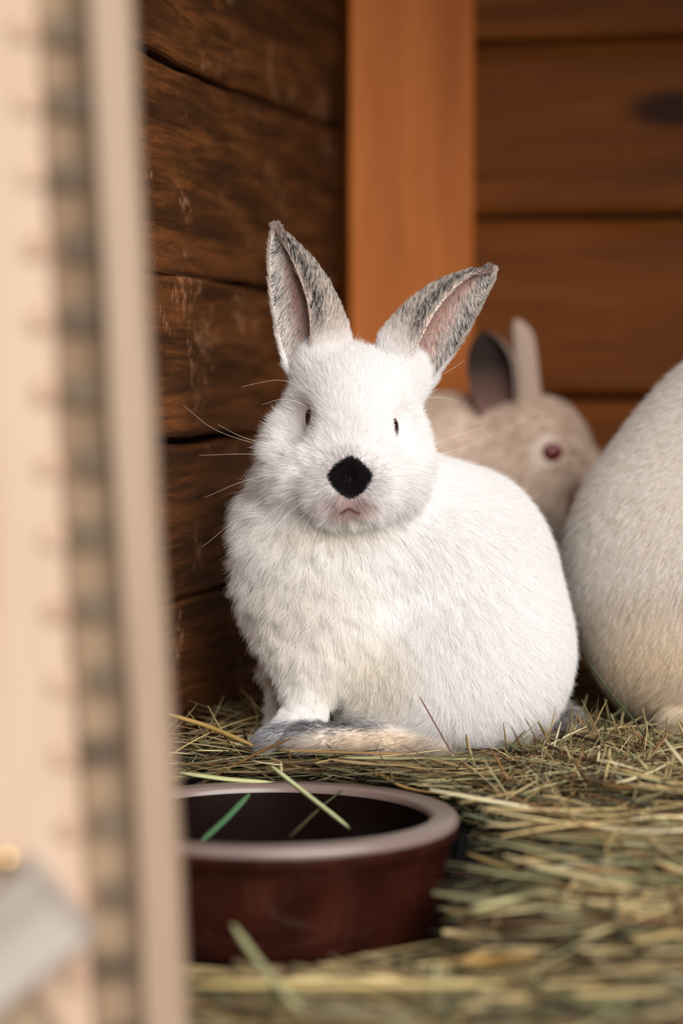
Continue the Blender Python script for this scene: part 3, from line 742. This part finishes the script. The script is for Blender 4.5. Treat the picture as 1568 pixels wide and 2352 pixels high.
G2 = [((1330, 1200, 20), (-.25, 1, 0)), ((1450, 960, 0), (-.6, .8, 0)), ((1560, 1200, 220), (-.5, .8, 0)), ((1360, 1500, 60), (-.1, 1, -.1)), ((1540, 1450, 220), (-.3, .9, 0)),
      ((1500, 1640, 180), (-.6, .6, 0)), ((1800, 1000, 150), (-.8, .5, 0)), ((2000, 1200, 100), (-.8, .5, 0)), ((2300, 1000, 80), (-1, -.1, 0)), ((1700, 1600, 180), (-.8, .4, 0))]
def d2(P, Nn):
    q = Bb.px(P); return vis(P, Nn) * (.35 + .65 * np.clip((1900 - q[:, 0]) / 300, 0, 1)) * (P[:, 2] > FLOORA + .0005)
P, Nn = sample_faces(VB, FB, 250000, d2); Nn = Bb.normal(P); q = Bb.px(P)
c = np.repeat(L3((246, 241, 236))[None], len(P), 0); c = mixc(c, L3((236, 220, 196)), bump01(q, (1480, 1560, 150), (260, 190, 300)) * .7)
c = mixc(c, L3((236, 222, 204)), (rng.random(len(P)) < .2) * .9)
c = np.where((bump01(q, (1345, 1650, 60), (60, 30, 300)) > rng.random(len(P)))[:, None], GREY, c)
bs = q[:, 0] > 2270; c[bs & (q[:, 0] > 2395)] = BLACK
fur('body_fur', P, Nn, comb_field(Bb, G2, P), np.full(len(P), .0100), .28, c, M_FUR, rab2, rad=.00011, clump=.22, clump_size=.007, jit=.22)
tag(eye_ball('eye', Bb, (2310, 990, 80), (24, 26, 20), M_EYE, rab2, 12), 'dark ruby eye')

# ---------------------------------------------------------------- the small rabbit behind, blurred
Bc = Body(1.34)
Bc.e((1225, 1025, 0), (118, 112, 100), 40).c((1250, 1040, 10), 90, (1345, 1085, 15), 48, 40).e((1190, 1100, 20), (100, 80, 85), 40)
Bc.e((1030, 1120, -70), (200, 215, 150), 70).e((1180, 1240, -10), (120, 170, 105), 60).e((1020, 1380, -60), (190, 190, 150), 60)
Bc.c((1225, 1380, 20), 50, (1240, 1550, 40), 30, 30).c((1150, 1400, 40), 50, (1170, 1555, 60), 28, 30)
VC, FC = Bc.surface(0.003, FLOORA)
e1 = dict(T=[0, .25, .5, .75, .9, 1], Lx=[(1110, 985), (1082, 910), (1070, 850), (1074, 800), (1088, 775), (1108, 760)], Rx=[(1190, 960), (1192, 890), (1186, 830), (1165, 790), (1142, 770), (1114, 758)], cut=[.75, .8, .82, .8, .75, .7], wc=[30, 40, 40, 35, 28, 20], depth=.5, n=20, m=18)
e2 = dict(T=[0, .25, .5, .75, .9, 1], Lx=[(1185, 960), (1180, 880), (1175, 820), (1172, 770), (1172, 745), (1182, 733)], Rx=[(1252, 950), (1240, 880), (1234, 820), (1228, 775), (1216, 748), (1188, 731)], cut=[-.9, -.9, -.9, -.9, -.9, -.9], wc=[-30, -35, -35, -35, -32, -30], depth=.5, n=20, m=18)
Vs, Fs = [VC], [FC]; off = len(VC); cvs = [np.repeat(L3((226, 206, 188))[None], len(VC), 0)]
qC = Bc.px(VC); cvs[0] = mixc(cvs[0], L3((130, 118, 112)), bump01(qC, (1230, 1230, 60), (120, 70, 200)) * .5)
for pr, co in ((e1, (58, 47, 42)), (e2, (176, 152, 136))):
    v, f = ear_mesh(*ear_surface(Bc, **pr)); Vs.append(v); Fs.append(f + off); off += len(v)
    half = len(v) // 2; cc = np.repeat(L3(co)[None], len(v), 0)
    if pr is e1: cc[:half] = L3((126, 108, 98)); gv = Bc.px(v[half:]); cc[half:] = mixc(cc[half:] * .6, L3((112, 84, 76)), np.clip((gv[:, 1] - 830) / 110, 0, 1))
    cvs.append(cc)
rab3 = empty('rabbit', at(1150, 1571, 1.34) * [1, 1, 0] + [0, 0, HAY])
tag(rab3, 'small white rabbit with one dark cupped ear, crouching blurred by the back wall', 'rabbit')
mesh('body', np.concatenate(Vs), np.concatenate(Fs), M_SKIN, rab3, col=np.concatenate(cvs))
P, Nn = sample_faces(VC, FC, 24000, lambda P, n_: vis(P, n_)); Nn = Bc.normal(P); q = Bc.px(P)
k = np.linalg.norm((q - np.array((1265, 1038, 100))) / [38, 34, 60], axis=1) > 1; P, Nn, q = P[k], Nn[k], q[k]
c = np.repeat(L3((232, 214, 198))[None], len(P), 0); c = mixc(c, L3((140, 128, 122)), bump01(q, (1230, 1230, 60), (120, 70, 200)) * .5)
G3 = [((1300, 1050, 60), (-1, -.2, -.3)), ((1230, 950, 60), (-.9, -.3, 0)), ((1200, 1100, 90), (-.7, .6, 0)), ((1050, 1000, 60), (-.9, .3, 0)), ((1150, 1300, 90), (-.2, 1, 0))]
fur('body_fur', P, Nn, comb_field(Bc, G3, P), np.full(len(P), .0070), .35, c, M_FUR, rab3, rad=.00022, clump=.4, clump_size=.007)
tag(eye_ball('eye', Bc, (1265, 1038, 97), (27, 24, 20), M_EYER, rab3, 12), 'reddish eye')

# ================================================================== THE BOWL
YB = 0.988; RB = 0.0775; ZB = at(600, 1864, YB)[2]; BC = np.array([273 / FP * YB - RB, YB, 0.0])
gm, nt, b = node_mat('brown_glaze')
no = N(nt, 'ShaderNodeTexNoise', i_Scale=45.0, i_Detail=4.0); tc = N(nt, 'ShaderNodeTexCoord'); nt.links.new(tc.outputs['Object'], no.inputs['Vector'])
r = ramp(nt, no.outputs[0], [(0.35, lin(36, 14, 10)), (0.7, lin(56, 24, 16))]); nt.links.new(r.outputs[0], b.inputs['Base Color'])
b.inputs['Roughness'].default_value = 0.10; b.inputs['Specular IOR Level'].default_value = 0.5
gi = plain_mat('shaded_inner_glaze', (24, 13, 10), 0.22, 0.4, scale=60.0)  # darker than the outer glaze: shade inside the bowl put into the colour
rm = plain_mat('rim_glaze', (122, 104, 98), 0.30, 0.6, var=0.85, scale=90.0)
def lathe(name, prof, mat, parent, c, n=96):
    V = []; m = len(prof)
    for j in range(n):
        a = 2 * math.pi * j / n
        for (r_, z_) in prof: V.append((c[0] + r_ * math.cos(a), c[1] + r_ * math.sin(a), c[2] + z_))
    F = []
    for j in range(n):
        for i in range(m - 1):
            a = j * m + i; b_ = ((j + 1) % n) * m + i; F.append((a, b_, b_ + 1, a + 1))
    return mesh(name, V, F, mat, parent)
BC[2] = -0.006; bowl = empty('bowl', BC + [0, 0, 0.0005])
tag(bowl, 'round brown glazed stoneware bowl with a thick pale rim, sunk in the hay', 'bowl')
zr = ZB + 0.0055; Rr = RB
def arc(cx, cz, r_, a0, a1, n=6): return [(cx + r_ * math.cos(R(a0 + (a1 - a0) * k / n)), cz + r_ * math.sin(R(a0 + (a1 - a0) * k / n))) for k in range(n + 1)]
lathe('bowl_wall', [(0.0001, 0.001), (Rr - .012, 0.001)] + arc(Rr - .008, .005, .004, -90, 0) + [(Rr - .0040, 0.012), (Rr - .0036, zr - .014), (Rr - .0022, zr - .0105), (Rr - .0004, zr - .0085), (Rr, zr - .0065), (Rr - .0002, zr - .0042)], gm, bowl, BC + [0, 0, .0005])
lathe('rim', [(Rr - .0004, zr - .0045)] + arc(Rr - .0032, zr - .0032, .0032, 0, 90) + arc(Rr - .0088, zr - .0036, .0036, 90, 178), rm, bowl, BC + [0, 0, .0005])
lathe('bowl_inside', [(Rr - .0124, zr - .0035), (Rr - .0125, .016)] + arc(Rr - .0205, .014, .008, 0, -90)+ [(0.0001, .006)], gi, bowl, BC + [0, 0, .0005])

# ================================================================== HAY
def hgt(x, y):
    y0 = 0.93 - 0.12 * np.clip((x - .04) / .06, 0, 1); s = np.clip((y - y0) / (1.065 - y0), 0, 1); s = s * s * (3 - 2 * s)
    h = -0.003 + (HAY + 0.001) * s + .012 * np.clip((x - .02) / .08, 0, 1) * (1 - s)
    h = h + 0.004 * np.sin(x * 38 + 1.3) * np.cos(y * 31) * (1 - .6 * s) + 0.002 * np.sin(x * 90 + y * 70)
    h = h - 0.003 * (1 - s) * np.clip((.03 - x) / .02, 0, 1)
    h = h + 0.010 * np.exp(-(((x + .07) / .035) ** 2 + ((y - 1.16) / .06) ** 2))
    return h
# bed under the stalks, shade of the gaps painted in as near black
nx, ny = 120, 120
gx, gy = np.meshgrid(np.linspace(0, 0.78, nx), np.linspace(-0.66, 0.028, ny), indexing='ij')
PW = K0 + gx[..., None] * AX + gy[..., None] * BX
rb = np.hypot(PW[..., 0] - BC[0], PW[..., 1] - BC[1])
PW[..., 2] = np.maximum(hgt(PW[..., 0], PW[..., 1]) - 0.015 + rng.normal(0, .0012, gx.shape), -0.0055)
PW[..., 2] = np.where(rb < RB + .004, -0.0055, PW[..., 2])
Fb = [(i * ny + j, (i + 1) * ny + j, (i + 1) * ny + j + 1, i * ny + j + 1) for i in range(nx - 1) for j in range(ny - 1)]
m_bed, nt, b = node_mat('shaded_hay_bed')
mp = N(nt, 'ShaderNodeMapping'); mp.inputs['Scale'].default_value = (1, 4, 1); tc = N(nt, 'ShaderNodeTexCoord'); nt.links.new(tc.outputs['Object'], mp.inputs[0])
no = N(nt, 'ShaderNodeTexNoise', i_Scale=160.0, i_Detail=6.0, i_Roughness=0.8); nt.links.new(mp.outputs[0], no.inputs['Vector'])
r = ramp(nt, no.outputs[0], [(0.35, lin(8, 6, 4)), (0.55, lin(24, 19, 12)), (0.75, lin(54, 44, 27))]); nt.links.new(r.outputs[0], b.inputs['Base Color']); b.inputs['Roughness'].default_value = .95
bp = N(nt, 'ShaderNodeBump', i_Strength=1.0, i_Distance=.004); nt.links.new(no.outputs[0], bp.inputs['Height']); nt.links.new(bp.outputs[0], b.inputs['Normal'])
bed = mesh('shaded_hay_bed', PW.reshape(-1, 3), Fb, m_bed)
tag(bed, 'hay layer under the loose stalks, coloured near black for the shade between them', 'hay', kind='stuff')

M_HAY = attr_mat('hay_stalk', 0.5, 0.35, transl=0.12)
PAL = np.array([L3(c) for c in ((206, 184, 136), (186, 160, 110), (160, 138, 92), (172, 166, 122), (124, 120, 82), (90, 88, 60), (140, 104, 66), (104, 68, 44), (222, 210, 170), (60, 44, 30))])
PW_ = np.array([.16, .16, .14, .14, .10, .06, .09, .06, .05, .04])
def blade_pts(c, az, pit, L, bend, bend2, ns=7):
    t = np.linspace(-.5, .5, ns)[None, :, None]
    d = np.stack([np.cos(az) * np.cos(pit), np.sin(az) * np.cos(pit), np.sin(pit)], -1)[:, None]
    s = np.stack([-np.sin(az), np.cos(az), 0 * az], -1)[:, None]
    return c[:, None] + d * t * L[:, None, None] + s * (bend[:, None, None] * (t * t - .08)) + np.array([0, 0, 1.0]) * (bend2[:, None, None] * (t * t - .08)) 
def ok_blades(Pt, margin=0.0012):
    loc = Pt - K0; a = loc @ AX; bb = loc @ BX
    ok = ((a > .0015) & (a < .78) & (bb < -.001) | (a > aR + .002) & (a < .78) & (bb < .026)).all(1) & (Pt[..., 2] > -.005).all(1)
    # nothing runs through the bowl
    rb = np.hypot(Pt[..., 0] - BC[0], Pt[..., 1] - BC[1])
    ok &= ~((rb < RB + .0025) & (Pt[..., 2] < ZB + .003)).any(1) & ~(rb < RB - .012).any(1)
    ok &= ~((rb < RB + .040) & (Pt[..., 1] < BC[1] - .03) & (Pt[..., 2] > np.where(Pt[..., 1] < .885, .009, .0015)) & (Pt[..., 0] < .034)).any(1)
    for Bd in (A, Bb, Bc):
        idx = np.where(ok)[0]
        if len(idx): ok[idx] = (Bd.sdf(Pt[idx], FLOORA) > margin).all(1)
    # the door frame stands on this side
    ok &= ~((Pt[..., 1] < .775) & (Pt[..., 0] < -.035)).any(1)
    return ok
def strand_mesh(Pt, wid, colr, flat=.4, sides=4):
    n, k = Pt.shape[:2]
    T = unit(np.gradient(Pt, axis=1)); up = unit(np.array([0, 0, 1.0]) + rng.normal(0, .5, (n, 1, 3)))
    S = unit(np.cross(T, up)); U = np.cross(S, T)
    tp = np.clip(1.15 - np.abs(np.linspace(-1, 1, k)) ** 4 * .7, .3, 1)[None, :, None]
    V = np.empty((n, k, sides, 3))
    for j in range(sides):
        an = 2 * math.pi * j / sides
        V[:, :, j] = Pt + (math.cos(an) * S + math.sin(an) * flat * U) * wid[:, None, None] * .5 * tp
    base = (np.arange(n) * k * sides)[:, None, None]
    i, j = np.meshgrid(np.arange(k - 1), np.arange(sides), indexing='ij')
    F = np.stack([i * sides + j, i * sides + (j + 1) % sides, (i + 1) * sides + (j + 1) % sides, (i + 1) * sides + j], -1).reshape(1, -1, 4) + base
    c = np.repeat(colr[:, None], k * sides, 1).reshape(-1, 3)
    return V.reshape(-1, 3), F.reshape(-1, 4), c
def scatter(n, xr, yr, zlo, zhi, Lr, wr_, pitch=.10, xpref=.65, br=(.35, 1.0)):
    x = rng.uniform(*xr, n); y = rng.uniform(*yr, n)
    z = hgt(x, y) + rng.uniform(zlo, zhi, n)
    az = np.where(rng.random(n) < xpref, rng.normal(0, .42, n), rng.uniform(0, math.pi, n))
    L = rng.uniform(*Lr, n); pt = rng.normal(0, pitch, n)
    Pt = blade_pts(np.stack([x, y, z], -1), az, pt, L, rng.normal(0, .25, n) * L, rng.normal(0, .10, n) * L)
    k = ok_blades(Pt)
    Pt = Pt[k]; wd = (rng.uniform(0, 1, n) ** 1.8 * (wr_[1] - wr_[0]) + wr_[0])[k]
    cl = PAL[rng.choice(len(PAL), len(Pt), p=PW_ / PW_.sum())] * rng.uniform(*br, (len(Pt), 1))  # br darkens the lower layers: shade between stalks painted into blade colour
    return strand_mesh(Pt, wd, cl)
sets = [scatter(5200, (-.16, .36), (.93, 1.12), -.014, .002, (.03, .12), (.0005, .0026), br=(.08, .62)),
        scatter(1300, (-.15, .34), (.88, 1.14), .000, .006, (.04, .12), (.0008, .0032), pitch=.12, xpref=.5, br=(.8, 1.35)),
        scatter(7000, (-.12, .42), (1.02, 1.40), -.008, .004, (.02, .08), (.0004, .0018), pitch=.16),
        scatter(1150, (-.14, .30), (.76, .96), -.012, .005, (.05, .14), (.0020, .0060), pitch=.10, xpref=.5, br=(.4, 1.35)),
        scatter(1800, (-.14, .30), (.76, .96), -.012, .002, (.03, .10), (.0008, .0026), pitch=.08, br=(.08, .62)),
        scatter(1400, (-.045, .035), (.77, .90), -.004, .007, (.03, .10), (.0012, .0046), pitch=.08, xpref=.75, br=(.25, 1.2)),
        scatter(1500, (.07, .24), (1.02, 1.14), -.003, .006, (.015, .05), (.0005, .0018), pitch=.6, xpref=.2, br=(.5, 1.2)),
        scatter(1600, (-.10, .36), (.96, 1.22), -.002, .008, (.015, .06), (.0004, .0016), pitch=.45, xpref=.3),
        scatter(2500, (-.16, .36), (.74, 1.15), -.004, .002, (.006, .02), (.0004, .0018), pitch=.3, xpref=.2)]
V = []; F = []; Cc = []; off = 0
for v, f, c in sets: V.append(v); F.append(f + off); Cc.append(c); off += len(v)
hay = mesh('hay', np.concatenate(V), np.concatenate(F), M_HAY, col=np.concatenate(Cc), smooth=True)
tag(hay, 'loose bed of dry yellow and green hay stalks covering the hutch floor', 'hay', kind='stuff')

# stalks one can point at
def stalk(name, label, pts, wid, rgb, cat='stalk', flat=.45, sub=6):
    P0 = np.array([at(*p_) for p_ in pts]); k = len(P0); u = np.linspace(0, k - 1, (k - 1) * sub + 1)
    Q = np.stack([np.interp(u, np.arange(k), P0[:, q]) for q in range(3)], -1)
    for _ in range(3): Q[1:-1] = (Q[:-2] + 2 * Q[1:-1] + Q[2:]) / 4
    v, f, c = strand_mesh(Q[None], np.array([wid]), L3(rgb)[None], flat=flat, sides=6)
    o = mesh(name, v, f, M_HAY, col=c); o['label'] = label; o['category'] = cat
    return o
stalk('hay_stalk', 'thick pale straw lying across the far rim into the bowl', [(625, 1762, 1.040), (700, 1822, 1.025), (800, 1900, 1.00)], .0046, (196, 200, 150))
stalk('grass_blade', 'dark green grass blade inside the bowl at its left', [(462, 1932, .990), (520, 1880, 1.01), (572, 1824, 1.03)], .0030, (70, 104, 72), 'grass')
stalk('hay_stalk', 'thin dull green straw inside the bowl under the pale straw', [(665, 1922, .975), (740, 1850, 1.02), (790, 1812, 1.05)], .0012, (74, 72, 44))
stalk('hay_stalk', 'reddish brown stalk leaning against the belly fur of the sitting rabbit', [(963, 1600, 1.062), (1000, 1665, 1.060), (1040, 1735, 1.058)], .0012, (96, 52, 34))
stalk('hay_stalk', 'short olive stalk standing before the sitting rabbit\'s haunch', [(1205, 1648, 1.066), (1225, 1685, 1.064), (1242, 1722, 1.062)], .0011, (96, 80, 44))
stalk('grass_blade', 'thin dark green blade rising before the large rabbit at right', [(1353, 1522, 1.10), (1400, 1590, 1.095), (1452, 1650, 1.09), (1490, 1705, 1.085)], .0009, (62, 74, 44), 'grass')
stalk('hay_stalk', 'broad pale straw leaning on the front of the bowl, its lower end nearest us', [(535, 2125, .868), (600, 2220, .838), (715, 2352, .800)], .0048, (168, 166, 122))
stalk('hay_stalk', 'long pale horizontal stalk lying lowest in front of the bowl', [(440, 2262, .828), (800, 2266, .826), (1150, 2262, .828)], .0052, (200, 176, 118))
stalk('hay_stalk', 'long pale stalk pointing left, lying before the haunch of the sitting rabbit', [(1180, 1785, 1.035), (1350, 1765, 1.04), (1568, 1748, 1.045)], .0016, (208, 196, 146))
stalk('hay_stalk', 'straight straw slanting down to the right under the large rabbit', [(1305, 1682, 1.09), (1420, 1722, 1.07), (1560, 1778, 1.05)], .0026, (186, 158, 104))
stalk('hay_stalk', 'long pale straw lying just behind the bowl at the left', [(415, 1775, 1.062), (520, 1790, 1.06), (630, 1798, 1.06)], .0044, (190, 190, 138))
stalk('hay_stalk', 'wide tan straw running from behind the bowl rim to the right', [(860, 1770, 1.06), (930, 1812, 1.045), (1080, 1832, 1.035)], .0030, (178, 140, 90))
stalk('hay_stalk', 'grey green stalk sloping away from the right side of the bowl rim', [(1062, 1868, .995), (1180, 1902, .98), (1290, 1925, .97)], .0032, (104, 112, 84))
stalk('hay_stalk', 'thick tan stalk sloping down right of the bowl, below the rim', [(1075, 1962, .955), (1180, 2000, .94), (1310, 2038, .93)], .0042, (160, 136, 84))
stalk('hay_stalk', 'blurred thick straw pointing at the lower right corner', [(1250, 2080, .90), (1360, 2130, .885), (1480, 2160, .875)], .0044, (176, 160, 104))
stalk('hay_stalk', 'short broad tan stalk lying right below the bowl', [(1035, 2215, .86), (1120, 2205, .86), (1230, 2195, .862)], .0060, (172, 134, 74))
stalk('hay_stalk', 'bent yellow straw beside the left wall, ahead of the paws', [(385, 1640, 1.10), (470, 1665, 1.09), (580, 1712, 1.065)], .0022, (180, 150, 90))
stalk('hay_stalk', 'thin brown stalk lying over the hind foot of the sitting rabbit', [(640, 1722, 1.052), (790, 1728, 1.048), (955, 1732, 1.05)], .0013, (150, 112, 62))
